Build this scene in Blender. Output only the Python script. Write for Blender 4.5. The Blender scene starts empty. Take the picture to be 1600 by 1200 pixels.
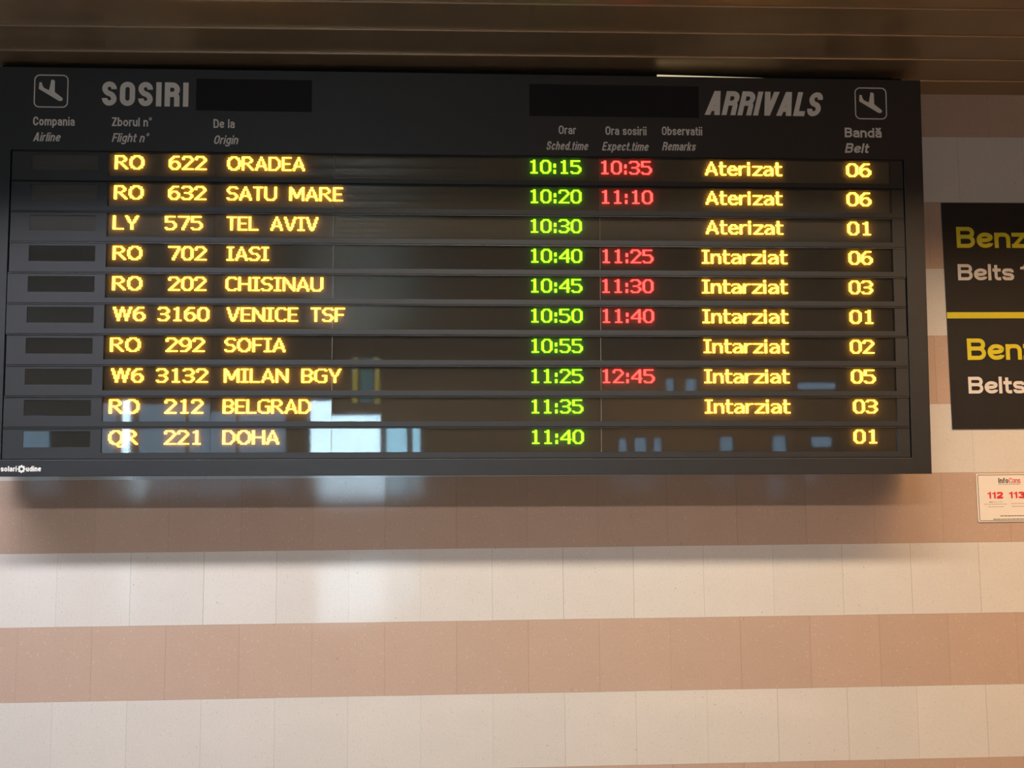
import bpy, bmesh, math, random
from mathutils import Vector, Matrix
random.seed(7)
PI = math.pi
C = bpy.context.scene.collection
S = bpy.context.scene

# ---------------------------------------------------------------- camera
EYE = 1.45                                    # height of the tile joint under the board
cam = bpy.data.cameras.new('camera')
cam.sensor_fit = 'HORIZONTAL'; cam.sensor_width = 36.0
cam.lens = 36.0 * 1313.27 / 1600.0
cam.clip_start = 0.05; cam.clip_end = 200
cam_o = bpy.data.objects.new('camera', cam); C.objects.link(cam_o); S.camera = cam_o
yaw, pit, rol = 0.03836441, 0.08139984, -0.00780516
fw = Vector((math.sin(yaw)*math.cos(pit), math.cos(yaw)*math.cos(pit), math.sin(pit)))
rt = Vector((math.cos(yaw), -math.sin(yaw), 0)); up = rt.cross(fw)
r2 = rt*math.cos(rol) + up*math.sin(rol); u2 = up*math.cos(rol) - rt*math.sin(rol)
M = Matrix((( r2.x, u2.x, -fw.x, 1.752095), (r2.y, u2.y, -fw.y, -3.597814), (r2.z, u2.z, -fw.z, 0.10172+EYE), (0,0,0,1)))
cam_o.matrix_world = M

# ---------------------------------------------------------------- world, lamps, exposure
S.view_settings.view_transform = 'Standard'; S.view_settings.look = 'None'
S.view_settings.gamma = 1; S.view_settings.use_curve_mapping = False
S.view_settings.exposure = 0.0
w = bpy.data.worlds.new('daylight'); S.world = w; w.use_nodes = True
bg = w.node_tree.nodes['Background']
bg.inputs[0].default_value = (0.62, 0.84, 1.0, 1); bg.inputs[1].default_value = 23.0

def area(name, loc, sx, sy, power, color, spread=180, rot=(0,0,0), portal=False):
    l = bpy.data.lights.new(name, 'AREA'); l.shape = 'RECTANGLE'; l.size = sx; l.size_y = sy
    l.energy = power; l.color = color; l.spread = math.radians(spread)
    if portal: l.cycles.is_portal = True
    o = bpy.data.objects.new(name, l); C.objects.link(o); o.location = loc; o.rotation_euler = rot
    return o
CEIL = 1.697 + EYE
HALL_Y = -14.0
WARM = (1.0, 0.80, 0.56)
NEUT = (1.0, 0.80, 0.60)
# the louvred strip lamps of the hall ceiling, in rows parallel to the tiled wall, and strips added as fill
area('ceiling_strip_and_fill_light', (-0.6, -1.08, CEIL-0.012), 2.6, 0.10, 72, (0.90, 0.90, 1.0), 117)
area('ceiling_strip_and_fill_light', (2.2, -1.08, CEIL-0.012), 2.6, 0.10, 55, (1.0, 0.88, 0.72), 117)
area('ceiling_strip_and_fill_light', (5.0, -1.08, CEIL-0.012), 2.6, 0.10, 56, (1.0, 0.60, 0.29), 122)
area('ceiling_strip_and_fill_light', (6.2, -2.6, CEIL-0.012), 4.0, 0.12, 85, (1.0, 0.60, 0.30), 152)  # unseen fill, added to warm the upper wall at the right
area('ceiling_strip_and_fill_light', (0.8, -2.6, CEIL-0.012), 5.0, 0.12, 68, (0.96, 0.90, 0.92), 152)  # unseen fill, added to lift the header and upper board
for y, pw, spd in ((-6.0, 24, 115), (-9.0, 24, 120), (-12.2, 120, 165)):  # unseen hall rows; the last is boosted to brighten the far wall
    area('ceiling_strip_and_fill_light', (0.0, y, CEIL-0.012), 6.0, 0.12, pw, NEUT, spd)
    area('ceiling_strip_and_fill_light', (6.2, y, CEIL-0.012), 4.0, 0.12, pw*1.2, (1.0, 0.64, 0.34), spd)

# ---------------------------------------------------------------- materials
def mat(name, color, rough=0.5, metal=0.0, spec=0.5, emit=None, strength=0.0, noise=0.0, nscale=40, coat=0.0):
    m = bpy.data.materials.new(name); m.use_nodes = True
    nt = m.node_tree; p = nt.nodes['Principled BSDF']
    p.inputs['Base Color'].default_value = (*color, 1); p.inputs['Roughness'].default_value = rough
    p.inputs['Metallic'].default_value = metal; p.inputs['Specular IOR Level'].default_value = spec
    p.inputs['Coat Weight'].default_value = coat
    if emit:
        p.inputs['Emission Color'].default_value = (*emit, 1); p.inputs['Emission Strength'].default_value = strength
    if noise:
        tc = nt.nodes.new('ShaderNodeTexCoord'); n = nt.nodes.new('ShaderNodeTexNoise')
        n.inputs['Scale'].default_value = nscale; n.inputs['Detail'].default_value = 4
        nt.links.new(tc.outputs['Object'], n.inputs['Vector'])
        mx = nt.nodes.new('ShaderNodeMix'); mx.data_type = 'RGBA'
        mx.inputs[6].default_value = (*[c*(1-noise) for c in color], 1)
        mx.inputs[7].default_value = (*[min(1, c*(1+noise)) for c in color], 1)
        nt.links.new(n.outputs['Fac'], mx.inputs[0]); nt.links.new(mx.outputs[2], p.inputs['Base Color'])
        mr = nt.nodes.new('ShaderNodeMapRange'); mr.inputs[3].default_value = rough*0.85; mr.inputs[4].default_value = rough*1.15
        nt.links.new(n.outputs['Fac'], mr.inputs[0]); nt.links.new(mr.outputs[0], p.inputs['Roughness'])
    return m

def glass_mat(name, tint, rough):
    m = bpy.data.materials.new(name); m.use_nodes = True
    nt = m.node_tree; nt.nodes.clear()
    out = nt.nodes.new('ShaderNodeOutputMaterial'); mx = nt.nodes.new('ShaderNodeMixShader')
    tr = nt.nodes.new('ShaderNodeBsdfTransparent'); tr.inputs[0].default_value = (*tint, 1)
    gl = nt.nodes.new('ShaderNodeBsdfGlossy'); gl.inputs['Roughness'].default_value = rough
    fr = nt.nodes.new('ShaderNodeFresnel'); fr.inputs[0].default_value = 1.5
    nt.links.new(fr.outputs[0], mx.inputs[0]); nt.links.new(tr.outputs[0], mx.inputs[1])
    nt.links.new(gl.outputs[0], mx.inputs[2]); nt.links.new(mx.outputs[0], out.inputs[0])
    return m

class NB:                                      # little helper to write node maths
    def __init__(s, nt): s.nt = nt
    def m(s, op, a, b=None, c=None):
        n = s.nt.nodes.new('ShaderNodeMath'); n.operation = op
        for i, v in enumerate((a, b, c)):
            if v is None: continue
            if isinstance(v, (int, float)): n.inputs[i].default_value = v
            else: s.nt.links.new(v, n.inputs[i])
        return n.outputs[0]
    def mix(s, f, a, b):
        n = s.nt.nodes.new('ShaderNodeMix'); n.data_type = 'RGBA'
        for i, v in ((0, f), (6, a), (7, b)):
            if isinstance(v, (int, float)): n.inputs[i].default_value = v
            elif isinstance(v, tuple): n.inputs[i].default_value = (*v, 1)
            else: s.nt.links.new(v, n.inputs[i])
        return n.outputs[2]

def tile_mat():
    m = bpy.data.materials.new('granite_tile_bands'); m.use_nodes = True
    nt = m.node_tree; p = nt.nodes['Principled BSDF']; B = NB(nt)
    tc = nt.nodes.new('ShaderNodeTexCoord'); sp = nt.nodes.new('ShaderNodeSeparateXYZ')
    nt.links.new(tc.outputs['Object'], sp.inputs[0])
    z = B.m('DIVIDE', B.m('SUBTRACT', sp.outputs[2], EYE), 0.3)
    row = B.m('FLOOR', z)
    pink = B.m('GREATER_THAN', B.m('ABSOLUTE', B.m('MODULO', row, 2.0)), 0.5)
    u = B.m('ADD', B.m('DIVIDE', sp.outputs[0], 0.3), B.m('MULTIPLY', pink, 0.5))
    col = B.m('FLOOR', u)
    fu = B.m('FRACT', u); fz = B.m('FRACT', z)
    du = B.m('MULTIPLY', B.m('MINIMUM', fu, B.m('SUBTRACT', 1.0, fu)), 0.3)
    dz = B.m('MULTIPLY', B.m('MINIMUM', fz, B.m('SUBTRACT', 1.0, fz)), 0.3)
    cv = nt.nodes.new('ShaderNodeCombineXYZ'); nt.links.new(col, cv.inputs[0]); nt.links.new(row, cv.inputs[1])
    wn = nt.nodes.new('ShaderNodeTexWhiteNoise'); wn.noise_dimensions = '3D'; nt.links.new(cv.outputs[0], wn.inputs[0])
    ws = nt.nodes.new('ShaderNodeSeparateXYZ'); nt.links.new(wn.outputs['Color'], ws.inputs[0])
    # joints: hairlines, some more open than others
    ju = B.m('LESS_THAN', du, B.m('ADD', 0.0004, B.m('MULTIPLY', ws.outputs[0], 0.0009)))
    jz = B.m('LESS_THAN', dz, 0.0007)
    joint = B.m('MAXIMUM', ju, jz)
    # grain
    n1 = nt.nodes.new('ShaderNodeTexNoise'); n1.inputs['Scale'].default_value = 130; n1.inputs['Detail'].default_value = 3
    n2 = nt.nodes.new('ShaderNodeTexNoise'); n2.inputs['Scale'].default_value = 9; n2.inputs['Detail'].default_value = 3
    v = nt.nodes.new('ShaderNodeTexVoronoi'); v.inputs['Scale'].default_value = 38
    v2 = nt.nodes.new('ShaderNodeTexVoronoi'); v2.inputs['Scale'].default_value = 75
    for n in (n1, n2, v, v2): nt.links.new(tc.outputs['Object'], n.inputs['Vector'])
    sv = nt.nodes.new('ShaderNodeSeparateXYZ'); nt.links.new(v.outputs['Color'], sv.inputs[0])
    sv2 = nt.nodes.new('ShaderNodeSeparateXYZ'); nt.links.new(v2.outputs['Color'], sv2.inputs[0])
    dark = B.m('MULTIPLY', B.m('LESS_THAN', v.outputs['Distance'], B.m('MULTIPLY', sv.outputs[1], 0.10)), B.m('GREATER_THAN', sv.outputs[0], 0.90))
    dark2 = B.m('MULTIPLY', B.m('LESS_THAN', v2.outputs['Distance'], 0.22), B.m('GREATER_THAN', sv2.outputs[0], 0.72))
    light = B.m('MULTIPLY', B.m('LESS_THAN', v2.outputs['Distance'], 0.25), B.m('LESS_THAN', sv2.outputs[0], 0.16))
    white = B.mix(n1.outputs['Fac'], (0.575, 0.535, 0.49), (0.685, 0.645, 0.595))
    rose = B.mix(n1.outputs['Fac'], (0.445, 0.318, 0.245), (0.535, 0.388, 0.305))
    base = B.mix(pink, white, rose)
    base = B.mix(B.m('MULTIPLY', dark2, 0.22), base, (0.32, 0.26, 0.20))
    base = B.mix(B.m('MULTIPLY', light, 0.18), base, (0.8, 0.72, 0.6))
    base = B.mix(B.m('MULTIPLY', dark, 0.55), base, (0.12, 0.09, 0.07))
    tone = B.m('ADD', 0.955, B.m('ADD', B.m('MULTIPLY', ws.outputs[1], 0.045), B.m('MULTIPLY', n2.outputs['Fac'], 0.07)))
    hs = nt.nodes.new('ShaderNodeHueSaturation'); nt.links.new(tone, hs.inputs['Value']); nt.links.new(base, hs.inputs['Color'])
    jd = B.m('MULTIPLY', joint, B.m('ADD', 0.15, B.m('MULTIPLY', ws.outputs[2], 0.40)))
    fin = B.mix(jd, hs.outputs[0], (0.10, 0.08, 0.06))
    nt.links.new(fin, p.inputs['Base Color'])
    p.inputs['Specular IOR Level'].default_value = 0.34
    rr = B.m('ADD', B.m('MULTIPLY', n2.outputs['Fac'], 0.08), 0.04)
    nt.links.new(rr, p.inputs['Roughness'])
    # every slab sits at its own very slight angle, so reflections break from tile to tile
    geo = nt.nodes.new('ShaderNodeNewGeometry')
    vm = nt.nodes.new('ShaderNodeVectorMath'); vm.operation = 'SUBTRACT'; nt.links.new(wn.outputs['Color'], vm.inputs[0]); vm.inputs[1].default_value = (0.5, 0.5, 0.5)
    vs = nt.nodes.new('ShaderNodeVectorMath'); vs.operation = 'SCALE'; nt.links.new(vm.outputs[0], vs.inputs[0]); vs.inputs['Scale'].default_value = 0.009
    va = nt.nodes.new('ShaderNodeVectorMath'); va.operation = 'ADD'; nt.links.new(vs.outputs[0], va.inputs[0]); nt.links.new(geo.outputs['Normal'], va.inputs[1])
    vn = nt.nodes.new('ShaderNodeVectorMath'); vn.operation = 'NORMALIZE'; nt.links.new(va.outputs[0], vn.inputs[0])
    bp = nt.nodes.new('ShaderNodeBump'); bp.inputs['Strength'].default_value = 0.05; bp.inputs['Distance'].default_value = 0.002
    nt.links.new(n2.outputs['Fac'], bp.inputs['Height']); nt.links.new(vn.outputs[0], bp.inputs['Normal'])
    nt.links.new(bp.outputs[0], p.inputs['Normal'])
    return m

M_tile = tile_mat()
M_paint = mat('charcoal_painted_metal', (0.0095, 0.0095, 0.0105), 0.50, spec=0.85, noise=0.12, nscale=25)
M_module = mat('charcoal_module_metal', (0.012, 0.0118, 0.0125), 0.50, spec=0.85, noise=0.12, nscale=30)
M_lip = mat('worn_metal_lip', (0.05, 0.05, 0.05), 0.33, metal=0.4, noise=0.3, nscale=60)
M_joint = mat('pane_joint_strip', (0.30, 0.28, 0.25), 0.4)
M_gap = mat('dark_gap', (0.006, 0.006, 0.006), 0.8, spec=0.1)
M_cover = mat('matt_black_tape', (0.012, 0.011, 0.012), 0.6, spec=0.25, noise=0.2, nscale=30)
M_matrix = mat('led_matrix_board', (0.16, 0.13, 0.09), 0.55, spec=0.2)
M_logo = mat('logo_panel_back', (0.13, 0.12, 0.105), 0.5, spec=0.3)
M_glass = glass_mat('clear_acrylic', (0.95, 0.95, 0.94), 0.03)
M_print = mat('grey_vinyl_lettering', (0.82, 0.79, 0.73), 0.5, noise=0.06, nscale=200)
M_ly = mat('yellow_led', (0.5, 0.3, 0.02), 0.4, emit=(1.0, 0.50, 0.030), strength=12)
M_lg = mat('green_led', (0.1, 0.4, 0.02), 0.4, emit=(0.21, 1.0, 0.008), strength=5.5)
M_lr = mat('red_led', (0.4, 0.03, 0.02), 0.4, emit=(1.0, 0.030, 0.026), strength=8)
LED = {'y': M_ly, 'g': M_lg, 'r': M_lr}
M_signblk = mat('black_sign_film', (0.020, 0.018, 0.018), 0.42, spec=0.4, noise=0.1, nscale=20)
M_yellow = mat('yellow_vinyl', (0.70, 0.60, 0.025), 0.45, noise=0.05, nscale=60)
M_white = mat('white_vinyl', (0.74, 0.70, 0.66), 0.45, noise=0.04, nscale=60)
M_card = mat('white_sticker_card', (0.80, 0.73, 0.65), 0.5, noise=0.03, nscale=30)
M_ink = mat('dark_ink', (0.10, 0.07, 0.05), 0.5, noise=0.1)
M_inkp = mat('pale_brown_ink', (0.36, 0.27, 0.21), 0.5, noise=0.1)
M_redink = mat('red_ink', (0.70, 0.03, 0.03), 0.5, noise=0.05)
M_ceil = mat('bronze_ceiling_strip', (0.46, 0.345, 0.225), 0.42, metal=0.8, noise=0.08, nscale=14)
M_ceillip = mat('bronze_strip_lip', (0.42, 0.33, 0.24), 0.30, metal=0.75, noise=0.1, nscale=30)
M_floor = mat('polished_stone_floor', (0.10, 0.088, 0.074), 0.035, spec=0.8, noise=0.15, nscale=3)
M_plain = mat('beige_hall_wall', (0.66, 0.53, 0.39), 0.7, noise=0.06, nscale=5)
M_frame = mat('dark_window_frame', (0.05, 0.05, 0.05), 0.4, noise=0.1)
M_leak = mat('leaking_light', (0.8, 0.75, 0.6), 0.4, emit=(1.0, 0.85, 0.52), strength=0.62)  # glows in place of light leaking from behind the board

# ---------------------------------------------------------------- mesh helpers
def link(name, bm, m, parent=None, kind=None, label=None):
    me = bpy.data.meshes.new(name); bmesh.ops.recalc_face_normals(bm, faces=bm.faces)
    bm.to_mesh(me); bm.free()
    for x in (m if isinstance(m, (list, tuple)) else (m,)): me.materials.append(x)
    o = bpy.data.objects.new(name, me); C.objects.link(o)
    if parent: o.parent = parent
    if kind: o['kind'] = kind
    if label: o['label'] = label
    return o
def box(bm, a0, a1, y0, y1, z0, z1, mi=0):
    vs = [bm.verts.new((x, y, z)) for x in (a0, a1) for y in (y0, y1) for z in (z0, z1)]
    for f in ((0,1,3,2),(4,6,7,5),(0,4,5,1),(2,3,7,6),(0,2,6,4),(1,5,7,3)):
        bm.faces.new([vs[i] for i in f]).material_index = mi
    return vs
def nbm(): return bmesh.new()
def tag(o, label, cat, group=None):
    o['label'] = label; o['category'] = cat
    if group: o['group'] = group
def bevel(o, wd, seg=2):
    b = o.modifiers.new('bevel', 'BEVEL'); b.width = wd; b.segments = seg; b.limit_method = 'ANGLE'

# ---------------------------------------------------------------- setting
X0, X1 = -9.0, 10.0
bm = nbm(); box(bm, X0, X1, 0.0, 0.15, -0.1, CEIL+0.3); link('wall_back', bm, M_tile, kind='structure')
bm = nbm(); box(bm, X0, X1, HALL_Y-0.15, 0.15, -0.12, 0.0); link('floor', bm, M_floor, kind='structure')
bm = nbm(); box(bm, X0-0.15, X0, HALL_Y, 0.15, -0.1, CEIL+0.3); link('wall_left', bm, M_plain, kind='structure')
bm = nbm(); box(bm, X1, X1+0.15, HALL_Y, 0.15, -0.1, CEIL+0.3); link('wall_right', bm, M_plain, kind='structure')

# strip ceiling: flat metal strips that lap over a thin rounded lip, running along the wall
bm = nbm()
seams = []
y = -0.145
while y > HALL_Y:
    seams.append(y); y -= 0.1945
prev = 0.0
for s in seams:
    vs = box(bm, X0, X1, s, prev, CEIL, CEIL+0.02)
    # the lip: a small rounded bead hanging a few millimetres under the strip edge
    prof = [(s-0.004, 0.0), (s-0.004, -0.004), (s-0.001, -0.007), (s+0.004, -0.007), (s+0.007, -0.004), (s+0.008, 0.0)]
    a = [bm.verts.new((X0, p[0], CEIL+p[1]+0.0005)) for p in prof]
    b = [bm.verts.new((X1, p[0], CEIL+p[1]+0.0005)) for p in prof]
    for i in range(len(prof)-1):
        bm.faces.new((a[i], a[i+1], b[i+1], b[i])).material_index = 1
    prev = s
box(bm, X0, X1, HALL_Y-0.15, prev, CEIL, CEIL+0.02)
box(bm, X0, X1, HALL_Y-0.15, 0.15, CEIL+0.03, CEIL+0.3)
link('ceiling', bm, (M_ceil, M_ceillip), kind='structure')

# far wall of the hall with its glazed openings (seen only as reflections)
openings = [(-7.7, -6.85, 0.68, 1.72), (-5.95, -5.55, 0.68, 1.80), (-5.5, -5.28, 0.68, 1.85), (-5.2, -2.15, 0.68, 1.80), (-1.75, -0.24, 0.68, 2.0), (-0.19, 0.28, 0.68, 1.72), (0.36, 0.53, 0.68, 1.72),
            (4.6, 4.78, 0.72, 1.10), (4.92, 5.2, 0.72, 1.12), (5.32, 5.5, 0.72, 1.10), (6.7, 7.0, 0.8, 1.12),  # small openings added to stand in for bright spots reflected at the right
            (7.8, 8.12, 0.66, 1.14), (8.6, 9.1, 0.86, 1.12), (5.58, 5.76, 2.14, 2.42), (5.98, 6.24, 2.14, 2.42), (8.3, 9.2, 2.14, 2.36),  # more openings added as reflected bright spots
            (-0.86, -0.74, 2.20, 2.80), (-0.72, -0.42, 2.20, 2.80), (-0.40, -0.30, 2.20, 2.80)]  # coloured panes standing in for a lit sign in the hall
def wall_with_holes(x0, x1, z0, z1, holes, y0, y1):
    bm = nbm()
    xs = sorted({x0, x1, *[h[0] for h in holes], *[h[1] for h in holes]})
    zs = sorted({z0, z1, *[h[2] for h in holes], *[h[3] for h in holes]})
    for i in range(len(xs)-1):
        for j in range(len(zs)-1):
            cx, cz = (xs[i]+xs[i+1])/2, (zs[j]+zs[j+1])/2
            if any(h[0] < cx < h[1] and h[2] < cz < h[3] for h in holes): continue
            box(bm, xs[i], xs[i+1], y0, y1, zs[j], zs[j+1])
    bmesh.ops.remove_doubles(bm, verts=bm.verts, dist=1e-5)
    return bm
link('wall_front', wall_with_holes(X0, X1, 0.0, CEIL+0.3, openings, HALL_Y-0.15, HALL_Y), M_plain, kind='structure')
G_tint = glass_mat('dark_film_glazing', (0.285, 0.315, 0.345), 0.02)
G_sign_yellow = glass_mat('yellow_sign_pane', (0.42, 0.33, 0.10), 0.02)
G_sign_teal = glass_mat('teal_sign_pane', (0.14, 0.22, 0.22), 0.02)
G_half = glass_mat('half_film_glazing', (0.56, 0.67, 0.70), 0.02)
G_clear = glass_mat('clear_glazing', (0.93, 0.96, 0.97), 0.02)
for n, (a, b, c, d) in enumerate(openings, 1):
    bm = nbm(); f = min(0.045, (b-a)*0.06); yy0, yy1 = HALL_Y-0.11, HALL_Y-0.05
    box(bm, a, a+f, yy0, yy1, c, d); box(bm, b-f, b, yy0, yy1, c, d)
    box(bm, a, b, yy0, yy1, d-f, d); box(bm, a, b, yy0, yy1, c, c+f)
    k = max(0, int(round((b-a)/0.95))-1) if b-a > 2 else 0
    for i in range(k):
        x = a + (b-a)*(i+1)/(k+1); box(bm, x-f/2, x+f/2, yy0, yy1, c, d)
    fr = link('window_%d' % n, bm, M_frame, kind='structure')
    bm = nbm(); box(bm, a+0.01, b-0.01, HALL_Y-0.085, HALL_Y-0.077, c+0.01, d-0.01)
    link('window_pane', bm, {3: G_clear, 5: G_clear, 6: G_half, 7: G_half, 17: G_sign_yellow, 18: G_sign_teal, 19: G_sign_yellow}.get(n, G_tint), fr)
    area('daylight_portal', ((a+b)/2, HALL_Y-0.16, (c+d)/2), b-a, d-c, 1, (1,1,1), rot=(PI/2, 0, 0), portal=True)

# ---------------------------------------------------------------- stroke lettering (grotesque capitals and small letters)
def fillet(pts, r, closed):
    n = len(pts); out = []
    rng = range(n) if closed else range(n)
    for i in rng:
        p = Vector(pts[i])
        if not closed and i in (0, n-1): out.append(p); continue
        a = Vector(pts[i-1]); b = Vector(pts[(i+1) % n])
        da = (a-p); db = (b-p); la, lb = da.length, db.length
        if la < 1e-6 or lb < 1e-6: out.append(p); continue
        da /= la; db /= lb
        ang = da.angle(db)
        if ang > PI-0.05: out.append(p); continue
        ta = min(r, la*(0.5 if (closed or i-1 > 0) else 1)*.999)
        tb = min(r, lb*(0.5 if (closed or i+1 < n-1) else 1)*.999)
        if r < 1e-4: out.append(p); continue
        A_, B_ = p+da*ta, p+db*tb; kk = 1-.5523
        A2, B2 = p+da*ta*kk, p+db*tb*kk
        for j in range(9):
            u = j/8; out.append(A_*(1-u)**3+A2*3*u*(1-u)**2+B2*3*u*u*(1-u)+B_*u**3)
    return out
def ribbon(pts, t, closed=False):
    n = len(pts); q = []
    Ls, Rs = [], []
    for i in range(n):
        if closed: a, b = pts[i-1], pts[(i+1) % n]
        else: a, b = pts[max(0, i-1)], pts[min(n-1, i+1)]
        d = Vector(b)-Vector(a)
        if d.length < 1e-9: d = Vector((1, 0))
        d.normalize(); nn = Vector((-d.y, d.x))
        # mitre
        e = Vector(pts[i])-Vector(a) if (closed or i > 0) else d
        if e.length > 1e-9:
            e.normalize(); cs = max(0.5, nn.dot(Vector((-e.y, e.x))))
        else: cs = 1
        Ls.append(Vector(pts[i])+nn*t/2/cs); Rs.append(Vector(pts[i])-nn*t/2/cs)
    m = n if closed else n-1
    for i in range(m):
        j = (i+1) % n
        q.append([Ls[i], Rs[i], Rs[j], Ls[j]])
    return q
XH = 0.73
def glyph(ch, w, t):
    L, R, T, B, Xh = t/2, w-t/2, 1-t/2, t/2, XH-t/2
    r = 0.20 if t > .2 else 0.30; q = []
    def P(pts, rad=r, closed=False): q.extend(ribbon(fillet(pts, rad, closed), t, closed))
    def D(x0, y0, x1, y1, tx): q.append([Vector((x0, y0)), Vector((x0+tx, y0)), Vector((x1+tx, y1)), Vector((x1, y1))])
    def H(x0, x1, y): P([(x0, y), (x1, y)])
    def Vt(x, y0, y1): P([(x, y0), (x, y1)])
    tx = t*1.12
    if ch == 'S': P([(R, .69), (R, T), (L, T), (L, .545), (R, .455), (R, B), (L, B), (L, .31)])
    elif ch == 'O': P([(L, B), (R, B), (R, T), (L, T)], closed=True)
    elif ch == 'D': P([(L, B), (L+(R-L)*.3, B), (R, B), (R, T), (L, T)], r); Vt(L, 0, 1)
    elif ch == 'C': P([(R, .66), (R, T), (L, T), (L, B), (R, B), (R, .34)])
    elif ch == 'I': Vt(w/2, 0, 1)
    elif ch == 'R':
        Vt(L, 0, 1); m = .50
        P([(L, T), (R, T), (R, m), (L, m)]); P([(L+(R-L)*.3, m), (R-.01, m), (R-.01, 0)], .12)
    elif ch == 'B':
        Vt(L, 0, 1); m = .53
        P([(L, T), (R-.02, T), (R-.02, m), (L, m)], .2); P([(L, m), (R, m), (R, B), (L, B)], .24)
    elif ch == 'A':
        D(0, 0, (w-tx)/2-.01, 1, tx); D(w-tx, 0, (w-tx)/2+.01, 1, tx); H(w*.22, w*.78, .27)
    elif ch == 'V':
        D(0, 1, (w-tx)/2, 0, tx); D(w-tx, 1, (w-tx)/2, 0, tx)
    elif ch == 'L': Vt(L, 0, 1); H(0, w, B)
    elif ch == 'E': Vt(L, 0, 1); H(0, w, B); H(0, w, T); H(0, w*.93, .52)
    elif ch == 'F': Vt(L, 0, 1); H(0, w, T); H(0, w*.9, .5)
    elif ch == 'Z': H(0, w, T); H(0, w, B); D(0, t*.6, w-tx*1.1, 1-t*.6, tx*1.1)
    elif ch == 'z': H(0, w, Xh); H(0, w, B); D(0, t*.6, w-tx*1.1, XH-t*.6, tx*1.1)
    elif ch == 'o': P([(L, B), (R, B), (R, Xh), (L, Xh)], closed=True)
    elif ch == 'e': P([(L+.01, XH*.5), (R, XH*.5), (R, Xh), (L, Xh), (L, B), (R, B), (R, .22)], .3)
    elif ch == 'c': P([(R, .50), (R, Xh), (L, Xh), (L, B), (R, B), (R, .24)])
    elif ch in 'aă':
        P([(L, .52), (L, Xh), (R, Xh), (R, 0)], .17); P([(R, .43), (L, .37), (L, B), (R, B), (R, .3)], .14)
        if ch == 'ă': P([(w*.2, 1.02), (w*.3, .84), (w*.7, .84), (w*.8, 1.02)], .1)
    elif ch == 'n': Vt(L, 0, XH); P([(L, .3), (L, Xh), (R, Xh), (R, 0)], .2)
    elif ch == 'h': Vt(L, 0, 1); P([(L, .3), (L, Xh), (R, Xh), (R, 0)], .2)
    elif ch == 'm':
        Vt(L, 0, XH); mid = w/2
        P([(L, .3), (L, Xh), (mid, Xh), (mid, 0)], .15); P([(mid, .3), (mid, Xh), (R, Xh), (R, 0)], .15)
    elif ch == 'u': P([(L, XH), (L, B), (R, B), (R, .4)], .2); Vt(R, 0, XH)
    elif ch == 'r': Vt(L, 0, XH); P([(L, .3), (L, Xh), (w, Xh)], .16)
    elif ch == 'i': Vt(w/2, 0, XH); Vt(w/2, .85, 1.0)
    elif ch == 'l': Vt(w/2, 0, 1)
    elif ch == 't': P([(w*.42, .95), (w*.42, B), (w, B)], .12); H(0, w, Xh)
    elif ch == 'f': P([(w*.42, 0), (w*.42, T), (w, T)], .16); H(0, w*.95, Xh)
    elif ch == 'b': Vt(L, 0, 1); P([(L, B), (R, B), (R, Xh), (L, Xh)], closed=True)
    elif ch == 'd': Vt(R, 0, 1); P([(L, B), (R, B), (R, Xh), (L, Xh)], closed=True)
    elif ch == 'p': Vt(L, -.24, XH); P([(L, B), (R, B), (R, Xh), (L, Xh)], closed=True)
    elif ch == 'g':
        P([(L, B+.03), (R, B+.03), (R, Xh), (L, Xh)], closed=True); P([(R, XH), (R, -.18), (L, -.18), (L, -.08)], .14)
    elif ch == 's': P([(R, .50), (R, Xh), (L, Xh), (L, .40), (R, .33), (R, B), (L, B), (L, .24)], .14)
    elif ch == 'x': D(0, 0, w-tx, XH, tx); D(w-tx, 0, 0, XH, tx)
    elif ch == 'v': D(0, XH, (w-tx)/2, 0, tx); D(w-tx, XH, (w-tx)/2, 0, tx)
    elif ch == 'k': Vt(L, 0, 1); D(w-tx, XH, L, .25, tx); D(w-tx, 0, L+.04, .42, tx)
    elif ch == '.': Vt(w/2, 0, t)
    elif ch == '°': P([(w*.5-.14, .72), (w*.5+.14, .72), (w*.5+.14, 1.0), (w*.5-.14, 1.0)], .14, True) if t > .3 else q.extend(ribbon(fillet([(.05, .74), (w-.05, .74), (w-.05, 1.02), (.05, 1.02)], .14, True), .075, True))
    elif ch == '1':
        Vt(w-t*.8, 0, 1); D(0, .70, w-t*1.3, .86, 0); q[-1] = [Vector((0, .68)), Vector((w-t*.8, .72)), Vector((w-t*1.0, 1.0)), Vector((w*.35, .84)), ]
        q.append([Vector((0, .68)), Vector((w*.4, .68)), Vector((w*.5, .88)), Vector((0, .82))])
    elif ch == '2': P([(L, .66), (L, T), (R, T), (R, .56), (L, .2), (L, B)], .2); H(0, w, B)
    elif ch == '3': P([(L, .74), (L, T), (R, T), (R, .53), (w*.4, .53)], .2); P([(w*.4, .53), (R, .53), (R, B), (L, B), (L, .26)], .2)
    return q
W = {'S':.6,'O':.63,'D':.62,'C':.62,'R':.63,'B':.62,'A':.68,'V':.66,'L':.5,'E':.54,'F':.52,'Z':.56,'z':.5,'o':.56,'e':.55,'c':.52,'a':.53,'ă':.53,
     'n':.53,'h':.53,'m':.84,'u':.53,'r':.36,'t':.35,'f':.35,'b':.56,'d':.56,'p':.56,'g':.56,'s':.5,'x':.54,'v':.54,'k':.55,'°':.34,'1':.36,'2':.54,'3':.54,' ':.26}
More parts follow.
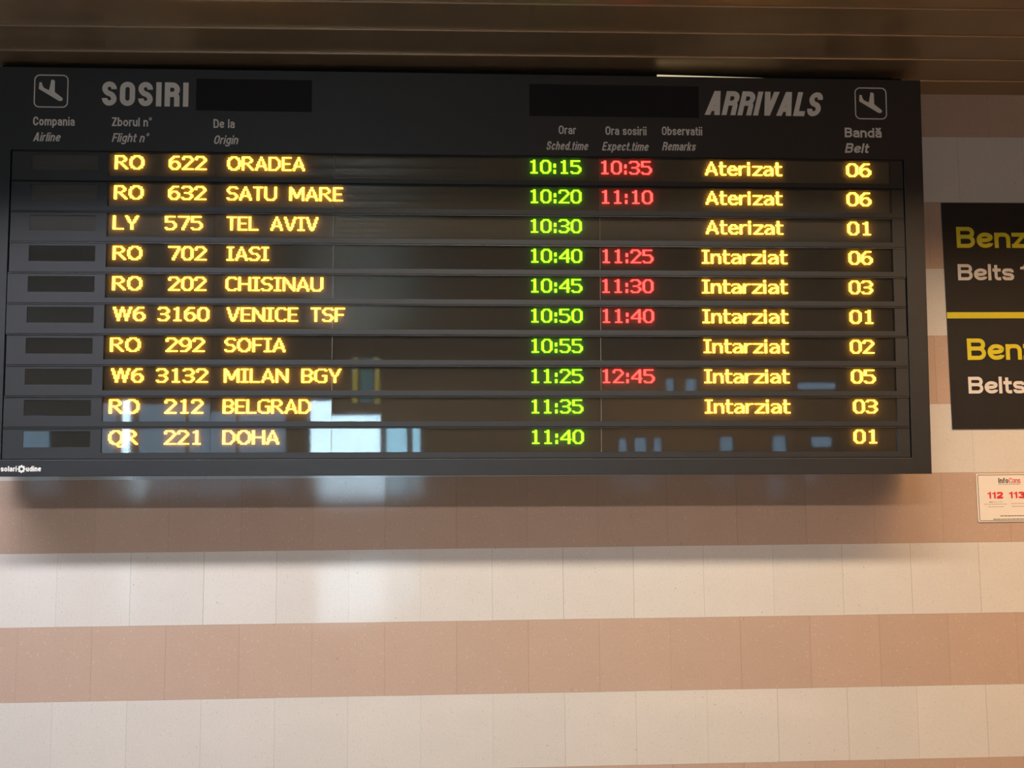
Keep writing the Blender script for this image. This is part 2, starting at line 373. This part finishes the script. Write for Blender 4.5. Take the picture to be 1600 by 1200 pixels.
def lettering(text, x0, x1, z0, cap, y, t=.17, gap=None, italic=0.0, normal=-1, mirror=None):
    """flat cut letters standing on the line z0 between x0 and x1, facing -y"""
    gap = gap if gap is not None else t*.55
    def nat(c): return t if c in 'Iil.' else W[c]
    fixed = sum(t for c in text if c in 'Iil.') + gap*(len(text)-1)
    flex = sum(W[c] for c in text if c not in 'Iil.')
    target = (x1-x0)/cap - italic*1.0*(.8)
    k = (target-fixed)/flex
    bm = nbm(); cx = 0
    for c in text:
        wd = t if c in 'Iil.' else W[c]*k
        if c != ' ':
            for pi_, poly in enumerate(glyph(c, wd, t)):
                yy = y-0.00004*(pi_ % 23)
                vs = [bm.verts.new((x0+(cx+p.x+italic*p.y)*cap, yy, z0+p.y*cap)) for p in poly]
                try: bm.faces.new(vs)
                except ValueError: pass
        cx += wd+gap
    return solid(bm, 0.0006)
def solid(bm, th):
    """give flat cut lettering its film thickness towards the viewer"""
    faces = [f for f in bm.faces if f.calc_area() > 1e-10]
    bad = [f for f in bm.faces if f.calc_area() <= 1e-10]
    if bad: bmesh.ops.delete(bm, geom=bad, context='FACES')
    for f in faces:
        if f.normal.y == 0 and f.normal.length == 0: f.normal_update()
    bm.normal_update()
    for f in list(bm.faces):
        if f.normal.y > 0: f.normal_flip()
    geo = bmesh.ops.extrude_face_region(bm, geom=list(bm.faces))
    vs = [g for g in geo['geom'] if isinstance(g, bmesh.types.BMVert)]
    bmesh.ops.translate(bm, verts=vs, vec=(0, -th, 0))
    return bm

# ---------------------------------------------------------------- LED dot font, 11 dots high
F = {
'0':["..#####..",".##...##."]+["##.....##"]*7+[".##...##.","..#####.."],
'1':["...##.","####.."]+["..##.."]*0,
'2':[".######..","##....##.","##.....##",".......##","......##.",".....##..","....##...","...##....","..##.....",".##......","#########"],
'3':[".######..","##....##.",".......##",".......##","......##.","..####...","......##.",".......##",".......##","##....##.",".######.."],
'4':["......##.",".....###.","....####.","...##.##.","..##..##.",".##...##.","##....##.","#########","......##.","......##.","......##."],
'5':["########.","##.......","##.......","##.......","#######..","......##.",".......##",".......##",".......##","##....##.",".######.."],
'6':["...#####.","..##.....",".##......","##.......","##.####..","###...##.","##.....##","##.....##","##.....##",".##...##.","..#####.."],
'7':["#########",".......##",".......##","......##.","......##.",".....##..",".....##..","....##...","....##...","...##....","...##...."],
'9':["..#####..",".##...##.","##.....##","##.....##","##.....##",".##...###","..####.##",".......##","......##.",".....##..",".#####..."],
':':["...","...","...",".##",".##",".##","...","...",".##",".##",".##"],
'R':["#######...","##....##..","##.....##.","##.....##.","##....##..","######....","##..##....","##...##...","##....##..","##.....##.","##......##"],
'O':["...#####...",".###...###.",".##.....##."]+["##.......##"]*5+[".##.....##.",".###...###.","...#####..."],
'Q':["...#####...",".###...###.",".##.....##."]+["##.......##"]*5+[".##.....##.",".###...###.","...#####...","......##...",".......####"],
'L':["##......"]*10+["########"],
'Y':["##......##",".##....##.",".##....##.","..##..##..","..##..##..","...####..."]+["....##...."]*5,
'W':["##....##....##","##....##....##",".##..####..##.",".##..####..##.",".##..#..#..##.","..##.#..#.##..","..####..####..","..####..####..","...##....##...","...##....##...","...##....##..."],
'T':["########"]+["...##..."]*10,
'E':["########"]+["##......"]*4+["#######."]+["##......"]*4+["########"],
'A':["....##....","....##....","...####...","...#..#...","..##..##..","..##..##..",".##....##.",".########.",".##....##.","##......##","##......##"],
'V':["##......##","##......##",".##....##.",".##....##.",".##....##.","..##..##..","..##..##..","..##..##..","...####...","...####...","....##...."],
'I':["######"]+["..##.."]*9+["######"],
'S':["..######.",".##....##","##.......","##.......",".##......","..#####..","......##.",".......##",".......##","##....##.",".######.."],
'C':["..######.",".##....##"]+["##......."]*7+[".##....##","..######."],
'H':["##......##"]*5+["##########"]+["##......##"]*5,
'N':["##......##","###.....##","####....##","##.##...##","##.##...##","##..##..##","##...##.##","##...##.##","##....####","##.....###","##......##"],
'U':["##......##"]*9+[".##....##.","..######.."],
'D':["#######...","##....##..","##.....##."]+["##......##"]*5+["##.....##.","##....##..","#######..."],
'M':["##........##","###......###","####....####","####....####","##.##..##.##","##.##..##.##","##..####..##","##..####..##","##...##...##","##........##","##........##"],
'F':["########"]+["##......"]*4+["#######."]+["##......"]*5,
'B':["#######..","##....##.","##.....##","##.....##","##....##.","#######..","##....##.","##.....##","##.....##","##....##.","#######.."],
'G':["...######.",".##.....##","##........","##........","##........","##....####","##......##","##......##","##......##",".##.....##","...######."],
't':[".##..."]*3+["######"]+[".##..."]*6+["..####"],
'e':["........"]*3+["..####..",".##..##.","##....##","########","##......","##......",".##...##","..#####."],
'r':["......"]*3+["##.###","###..."]+["##...."]*6,
'i':["##","##",".."]+["##"]*8,
'z':["........"]*3+["########","......##",".....##.","....##..","...##...","..##....",".##.....","########"],
'a':["........"]*3+[".#####..","#....##.","......##","..######",".##...##","##....##","##...###",".####.##"],
'n':["........"]*3+["##.####.","###..##."]+["##....##"]*6,
}
F['1'] = ["..."+"##."+"..", ".####...", "...##..."] if False else ["...##...", ".####..."] + ["...##..."]*8 + [".######."]
ADV = {'1': (1, 10), ':': (0, 5), 'I': (0, 7), 't': (0, 7), 'r': (0, 7), 'i': (0, 4), ' ': (0, 9)}
def led_text(text, a0, a1, bc, ctop):
    dots = []; x = 0; wi = 0
    for ch in text:
        if ch == ' ': wi += 1
        lsb, adv = ADV.get(ch, (0, None))
        if ch != ' ':
            g = F[ch]
            if adv is None: adv = len(g[0])+1
            for j, r in enumerate(g):
                for i, c in enumerate(r):
                    if c == '#': dots.append((x+lsb+i, j, wi))
        x += adv
    x0 = min(d[0] for d in dots); x1 = max(d[0] for d in dots)+1
    px = (a1-a0)/(x1-x0); pz = 0.0051
    bms = [nbm() for _ in range(wi+1)]
    for i, j, wk in dots:
        bm = bms[wk]
        ax = a0+(i-x0+.5)*px; bz = bc+(5-j)*pz
        hx, hz = px*.47, pz*.47
        base = [bm.verts.new((ax+sx*hx, ctop+.0045, bz+sz*hz)) for sx, sz in ((-1,-1),(1,-1),(1,1),(-1,1))]
        top = [bm.verts.new((ax+sx*hx*.8, ctop, bz+sz*hz*.8)) for sx, sz in ((-1,-1),(1,-1),(1,1),(-1,1))]
        bm.faces.new(top)
        for k in range(4): bm.faces.new((base[k], base[(k+1) % 4], top[(k+1) % 4], top[k]))
    return bms

# ---------------------------------------------------------------- arrivals board
# local axes: x along the board, z up its face, -y out of its face; it leans forward a little
board = bpy.data.objects.new('arrivals_board', None); C.objects.link(board)
th = math.radians(1.4); ro = math.radians(-0.33)
ex = Vector((math.cos(ro), 0, math.sin(ro))); up0 = Vector((-math.sin(ro), 0, math.cos(ro))); n0 = Vector((0, -1, 0))
ez = up0*math.cos(th)+n0*math.sin(th); nn = n0*math.cos(th)-up0*math.sin(th)
board.matrix_world = Matrix(((ex.x, -nn.x, ez.x, 0), (ex.y, -nn.y, ez.y, -0.20), (ex.z, -nn.z, ez.z, 0.022+EYE), (0, 0, 0, 1)))
tag(board, 'long charcoal arrivals board with ten rows of yellow, green and red dot-matrix flight lettering', 'arrivals board')
AL, AR, BT = -0.217, 3.603, 1.651
GL, GR, GB, GT = -0.136, 3.522, 0.066, 1.309
bm = nbm()
box(bm, AL+.004, AR-.004, 0.030, 0.150, 0.004, BT-.004)              # back box
o = link('casing', bm, M_paint, board)
bm = nbm()
for (a, b, c, d) in ((AL, GL, 0, BT), (GR, AR, 0, BT), (GL, GR, 0, GB), (GL, GR, GT+.004, BT)):
    pass
bm = wall_with_holes(AL, AR, 0, BT, [(GL, GR, GB, GT)], 0.0, 0.030)
o = link('front_frame', bm, M_paint, board); bevel(o, 0.0015)
bm = nbm(); box(bm, GL+.001, GR-.001, 0.0265, 0.0295, GB+.001, GT-.001); link('backing_plate', bm, M_gap, board)
for x in (0.15, 1.25, 2.3, 3.3):
    bm = nbm(); box(bm, x-.03, x+.03, 0.150, 0.196, 0.5, 0.56); box(bm, x-.03, x+.03, 0.150, 0.16, 0.3, 0.8)
    link('wall_bracket', bm, M_gap, board)
bm = nbm(); box(bm, AL+.02, 3.536, 0.030, 0.11, BT-.004, BT+.018); box(bm, AL+.05, 3.50, 0.04, 0.10, BT+.018, BT+.026)
link('top_rail', bm, M_gap, board)

PITCH, B0 = 0.1238, 0.153
ROWS = [
    [('y', 'RO', 0.271, 0.388), ('y', '622', 0.487, 0.638), ('y', 'ORADEA', 0.721, 1.034), ('g', '10:15', 1.958, 2.169), ('r', '10:35', 2.252, 2.463), ('y', 'Aterizat', 2.686, 3.01), ('y', '06', 3.283, 3.388)],
    [('y', 'RO', 0.271, 0.388), ('y', '632', 0.487, 0.639), ('y', 'SATU MARE', 0.721, 1.19), ('g', '10:20', 1.959, 2.169), ('r', '11:10', 2.254, 2.465), ('y', 'Aterizat', 2.687, 3.009), ('y', '06', 3.282, 3.386)],
    [('y', 'LY', 0.269, 0.372), ('y', '575', 0.476, 0.627), ('y', 'TEL AVIV', 0.723, 1.091), ('g', '10:30', 1.959, 2.169), ('y', 'Aterizat', 2.686, 3.01), ('y', '01', 3.282, 3.38)],
    [('y', 'RO', 0.272, 0.388), ('y', '702', 0.492, 0.645), ('y', 'IASI', 0.725, 0.894), ('g', '10:40', 1.96, 2.17), ('r', '11:25', 2.255, 2.465), ('y', 'Intarziat', 2.667, 3.025), ('y', '06', 3.284, 3.385)],
    [('y', 'RO', 0.273, 0.391), ('y', '202', 0.495, 0.646), ('y', 'CHISINAU', 0.723, 1.114), ('g', '10:45', 1.96, 2.17), ('r', '11:30', 2.253, 2.464), ('y', 'Intarziat', 2.666, 3.024), ('y', '03', 3.282, 3.383)],
    [('y', 'W6', 0.279, 0.407), ('y', '3160', 0.456, 0.66), ('y', 'VENICE TSF', 0.73, 1.203), ('g', '10:50', 1.96, 2.17), ('r', '11:40', 2.254, 2.465), ('y', 'Intarziat', 2.666, 3.024), ('y', '01', 3.282, 3.381)],
    [('y', 'RO', 0.271, 0.391), ('y', '292', 0.49, 0.645), ('y', 'SOFIA', 0.723, 0.966), ('g', '10:55', 1.961, 2.171), ('y', 'Intarziat', 2.669, 3.023), ('y', '02', 3.281, 3.382)],
    [('y', 'W6', 0.278, 0.406), ('y', '3132', 0.455, 0.66), ('y', 'MILAN BGY', 0.723, 1.191), ('g', '11:25', 1.961, 2.171), ('r', '12:45', 2.252, 2.465), ('y', 'Intarziat', 2.67, 3.024), ('y', '05', 3.282, 3.385)],
    [('y', 'RO', 0.273, 0.392), ('y', '212', 0.491, 0.644), ('y', 'BELGRAD', 0.721, 1.071), ('g', '11:35', 1.961, 2.171), ('y', 'Intarziat', 2.671, 3.025), ('y', '03', 3.288, 3.39)],
    [('y', 'QR', 0.274, 0.389), ('y', '221', 0.492, 0.636), ('y', 'DOHA', 0.722, 0.946), ('g', '11:40', 1.962, 2.172), ('y', '01', 3.287, 3.384)],
]
SCR = [('flight_screen', 0.250, 0.675), ('origin_screen', 0.675, 1.155), ('time_screen', 1.155, 2.243), ('remarks_screen', 2.243, 3.466)]
LG = (-0.053, 0.208)
# small angles (degrees) at which single panes sit: tilt up/down, turn
PANE = {(8, 1): (0.0, 0.0), (8, 2): (0.62, 0.0), (8, 0): (-0.3, 0), (9, 0): (0.15, 0), (9, 1): (0, 0), (9, 2): (0.1, 0.0), (7, 2): (0.4, 0)}
for mod in range(5):                                   # five hinged modules of two rows, counted from below
    z0 = GB+0.003 + mod*2*PITCH; z1 = z0 + 2*PITCH - 0.004
    dx = (0.0, 0.0025, -0.0015, 0.002, 0.001)[mod]
    holes = []; rows = []
    for s in (0, 1):
        k = mod*2+s; bc = B0+k*PITCH
        b0, b1 = bc-0.0605, bc+0.0355
        rows.append((9-k, bc, b0, b1))
        holes.append((SCR[0][1], SCR[-1][2], b0, b1))
        holes.append((LG[0], LG[1], bc-0.038, bc+0.025))
    bm = wall_with_holes(GL+.005+dx, GR-.006+dx, z0, z1, holes, 0.0015, 0.024)
    module = link('display_module', bm, M_module, board); bevel(module, 0.0012)
    for (r, bc, b0, b1) in rows:
        # the seam above each row and the bright lip under it
        bm = nbm(); box(bm, GL+.006+dx, GR-.007+dx, 0.0008, 0.0020, b1+.0045, b1+.0075); link('row_seam', bm, M_gap, module)
        bm = nbm()
        p = [(0.0015, b1+.0042), (-0.0012, b1+.0036), (-0.0016, b1+.0018), (0.0015, b1+.0006)]
        va = [bm.verts.new((GL+.006+dx, y, z)) for y, z in p]; vb = [bm.verts.new((GR-.007+dx, y, z)) for y, z in p]
        for i in range(3): bm.faces.new((va[i], va[i+1], vb[i+1], vb[i]))
        bm.faces.new(va); bm.faces.new(vb)
        link('row_lip', bm, M_lip, module)
        # airline logo window
        bm = nbm(); box(bm, LG[0], LG[1], 0.0055, 0.020, bc-0.038, bc+0.025); link('logo_flap', bm, M_logo, module)
        bm = nbm(); box(bm, LG[0]+.0005, LG[1]-.0005, 0.0022, 0.0042, bc-0.0378, bc+0.0248); link('logo_window', bm, M_glass, module)
        # four screens: matrix board behind an acrylic pane
        for si, (nm, a0, a1) in enumerate(SCR):
            bm = nbm(); box(bm, a0+.0006, a1-.0006, 0.0150, 0.0225, b0+.0003, b1-.0003)
            link(nm, bm, M_matrix, module)
            tl, tn = PANE.get((r, si), (random.uniform(-.12, .12), random.uniform(-.08, .08)))
            h = (b1-b0)/2-.0006; ml = 0.0055; wd = (a1-a0)/2
            st = math.tan(math.radians(tl)); sn = math.tan(math.radians(tn))
            bm = nbm(); vs = box(bm, a0+.0006, a1-.0006, ml, ml+.002, b0+.0006, b1-.0006)
            for v in vs:
                v.co.y += (v.co.z-(b0+b1)/2)*st + max(-.003, min(.003, (v.co.x-(a0+a1)/2)*sn))*1.0
            link('acrylic_pane', bm, M_glass, module)
        for a in (SCR[1][2], SCR[2][2]):
            bm = nbm(); box(bm, a-.0007, a+.0007, 0.0040, 0.0080, b0+.001, b1-.001); link('pane_joint', bm, M_joint, module)
        for (c, s, a0, a1) in ROWS[r]:
            for word, wb in zip(s.split(' '), led_text(s, a0, a1, bc, 0.0105)):
                link('led_lettering', wb, LED[c], module,
                     label={'y': 'yellow', 'g': 'green', 'r': 'red'}[c]+' dot-matrix lettering reading '+word)

# printed header
def put(name, text, x0, x1, z0, cap, t=.17, gap=None, italic=0.0, y=0.0, m=None, parent=board, label=None):
    return link(name, lettering(text, x0, x1, z0, cap, y, t, gap, italic), m or M_print, parent, label=label)
put('heading_lettering', 'SOSIRI', 0.219, 0.564, 1.495, 0.100, t=.215, gap=.13, label='grey bold heading reading SOSIRI')
put('heading_lettering', 'ARRIVALS', 2.683, 3.186, 1.490, 0.102, t=.205, gap=.07, italic=.24, label='grey slanted heading reading ARRIVALS')
for txt, x0, x1, z0, cap, it in (
    ('Compania', -0.051, 0.113, 1.410, 0.036, 0), ('Airline', -0.050, 0.062, 1.345, 0.036, .22),
    ('Zborul n°', 0.261, 0.420, 1.411, 0.036, 0), ('Flight n°', 0.262, 0.411, 1.346, 0.036, .22),
    ('De la', 0.667, 0.752, 1.409, 0.036, 0), ('Origin', 0.668, 0.771, 1.342, 0.036, .22),
    ('Orar', 2.074, 2.146, 1.401, 0.036, 0), ('Sched.time', 2.021, 2.199, 1.334, 0.036, .22),
    ('Ora sosirii', 2.268, 2.439, 1.400, 0.036, 0), ('Expect.time', 2.253, 2.450, 1.334, 0.036, .22),
    ('Observatii', 2.503, 2.672, 1.402, 0.036, 0), ('Remarks', 2.503, 2.647, 1.337, 0.036, .22)):
    put('column_caption', txt, x0, x1, z0, cap, t=.155, gap=.085, italic=it, label='grey printed caption reading '+txt)
put('column_caption', 'Bandă', 3.274, 3.430, 1.402, 0.041, t=.185, gap=.10, label='grey printed caption reading Bandă')
put('column_caption', 'Belt', 3.272, 3.378, 1.336, 0.041, t=.185, gap=.10, italic=.22, label='grey slanted caption reading Belt')
def picto(x0, z0, s):
    bm = nbm(); t = .032*s
    for poly in ribbon(fillet([(x0+t/2, z0+t/2), (x0+s-t/2, z0+t/2), (x0+s-t/2, z0+s-t/2), (x0+t/2, z0+s-t/2)], .15*s, True), t, True):
        bm.faces.new([bm.verts.new((p.x, 0.0, p.y)) for p in poly])
    solid(bm, 0.0006)
    fr = link('pictogram', bm, M_print, board, label='grey pictogram of a landing aeroplane in a rounded square')
    pts = [(.150,.76),(.215,.765),(.245,.66),(.290,.595),(.44,.525),(.495,.835),(.52,.85),(.585,.83),(.60,.80),(.605,.475),(.81,.315),(.845,.275),(.84,.235),(.815,.21),(.77,.20),(.72,.215),(.137,.565)]
    bm = nbm(); bm.faces.new([bm.verts.new((x0+x*s, 0.0, z0+z*s)) for x, z in pts])
    bm.normal_update(); bmesh.ops.triangulate(bm, faces=bm.faces, ngon_method='EAR_CLIP')
    link('aeroplane_symbol', solid(bm, 0.0006), M_print, fr)
picto(-0.052, 1.484, 0.136); picto(3.320, 1.480, 0.136)
for (a0, a1, b0, b1) in ((0.595, 1.062, 1.480, 1.612), (1.953, 2.659, 1.476, 1.610)):
    bm = nbm(); box(bm, a0, a1, -0.0015, 0.0, b0, b1); o = link('cover_patch', bm, M_cover, board, label='matt black patch hiding part of the header'); 
# maker's mark, bottom left
put('maker_lettering', 'solari', -0.133, -0.072, 0.0205, 0.021, t=.19, gap=.09, label='small grey lettering reading solari')
put('maker_lettering', 'udine', -0.036, 0.022, 0.0205, 0.021, t=.19, gap=.09, label='small grey lettering reading udine')
bm = nbm(); cx, cz = -0.0535, 0.0300
for k in range(8):
    a = k*PI/4+.2
    pts = [(math.cos(a)*.007, math.sin(a)*.007), (math.cos(a+.45)*.0165, math.sin(a+.45)*.0165), (math.cos(a+1.0)*.0135, math.sin(a+1.0)*.0135), (math.cos(a+.75)*.0065, math.sin(a+.75)*.0065)]
    bm.faces.new([bm.verts.new((cx+p[0], 0, cz+p[1])) for p in pts])
link('maker_emblem', solid(bm, 0.0006), M_print, board, label='small grey ring-shaped emblem')

# glowing strip added for light leaking through the gap over the board's top edge
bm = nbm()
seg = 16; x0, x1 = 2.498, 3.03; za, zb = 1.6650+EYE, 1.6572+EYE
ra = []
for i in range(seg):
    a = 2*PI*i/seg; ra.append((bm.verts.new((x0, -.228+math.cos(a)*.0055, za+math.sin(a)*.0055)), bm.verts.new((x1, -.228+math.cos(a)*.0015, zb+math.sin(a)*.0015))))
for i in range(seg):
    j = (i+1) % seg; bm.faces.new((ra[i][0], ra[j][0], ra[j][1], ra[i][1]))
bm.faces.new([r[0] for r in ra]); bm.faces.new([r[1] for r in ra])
o = link('light_leak_strip', bm, M_leak); tag(o, 'thin pale strip of light leaking out between the ceiling and the top of the arrivals board', 'light_leak')

# ---------------------------------------------------------------- belts sign at the right
sign = bpy.data.objects.new('belt_direction_sign', None); C.objects.link(sign)
sign.location = (3.811, 0, EYE)
tag(sign, 'black wall sign with yellow and white belt lettering and a yellow dividing line', 'sign')
SW = 1.25
bm = nbm(); box(bm, 0, SW, -0.0045, -0.0005, 0.1886, 1.197); o = link('sign_panel', bm, M_signblk, sign); bevel(o, 0.0012)
bm = nbm(); box(bm, 0, SW, -0.0055, -0.0045, 0.676, 0.7035); link('dividing_line', bm, M_yellow, sign)
def sput(text, x0, x1, z0, cap, m, t=.19, lab=''):
    link('sign_lettering', lettering(text, x0-3.811, x1-3.811, z0, cap, -0.0045, t, .085), m, sign, label=lab)
sput('Benzi', 3.8721, 4.2156, 0.9923, 0.0947, M_yellow, lab='yellow lettering reading Benzi')
sput('Belts', 3.8701, 4.1239, 0.8463, 0.0725, M_white, lab='white lettering reading Belts')
sput('1', 4.1541, 4.1894, 0.8463, 0.0725, M_white, lab='white number 1')
sput('Benzi', 3.8943, 4.2397, 0.4918, 0.0947, M_yellow, lab='yellow lettering reading Benzi')
sput('Belts', 3.8912, 4.1450, 0.3437, 0.0735, M_white, lab='white lettering reading Belts')

# ---------------------------------------------------------------- information sticker
st = bpy.data.objects.new('information_sticker', None); C.objects.link(st)
st.location = (3.905, 0, EYE)
tag(st, 'white information card with red emergency numbers stuck on the tiled wall below the belt sign', 'notice')
def rrect(x0, x1, z0, z1, r, y):
    bm = nbm(); pts = fillet([(x0, z0), (x1, z0), (x1, z1), (x0, z1)], r, True)
    bm.faces.new([bm.verts.new((p.x, y, p.y)) for p in pts]); return bm
bm = rrect(0, 0.42, -0.214, -0.006, .006, -0.0005); link('card', solid(bm, 0.0025), M_card, st)
bm = nbm()
for q in ribbon(fillet([(.007, -.2085), (.413, -.2085), (.413, -.0115), (.007, -.0115)], .006, True), .0026, True):
    bm.faces.new([bm.verts.new((p.x, -.0030, p.y)) for p in q])
link('printed_border', solid(bm, .0003), M_ink, st)
def tput(text, x0, x1, z0, cap, m, t=.2, nm='printed_lettering', lab=None, it=0.0):
    link(nm, lettering(text, x0-3.905, x1-3.905, z0, cap, -.0030, t, .09, it), m, st, label=lab)
tput('Info', 4.003, 4.047, -.047, .023, M_ink, .17, lab='dark lettering reading Info')
tput('Cons', 4.051, 4.101, -.047, .023, M_redink, .10, lab='red lettering reading Cons')
tput('112', 3.951, 4.020, -.113, .028, M_redink, .26, lab='red number 112')
tput('113', 4.047, 4.116, -.113, .028, M_redink, .26, lab='red number 113')
def lines(specs, m):
    for x0, x1, z, h in specs:
        bm = nbm(); x = x0
        while x < x1:
            wd = random.uniform(.006, .016); xe = min(x+wd, x1)
            vs = [bm.verts.new((px-3.905, -.0030, pz)) for px, pz in ((x, z), (xe, z), (xe, z+h), (x, z+h))]
            bm.faces.new(vs); x = xe+.0022
        link('small_print', solid(bm, .0002), m, st)
lines([(4.003, 4.100, -.053, .0018), (3.958, 3.975, -.130, .003)], M_ink)
lines([(3.935, 4.035, -.139, .0022), (3.952, 4.022, -.150, .0022), (4.055, 4.115, -.137, .0022), (4.058, 4.115, -.149, .0022), (3.978, 4.018, -.129, .002)], M_inkp)
lines([(4.004, 4.20, -.190, .0034), (3.972, 4.23, -.204, .0034)], M_ink)
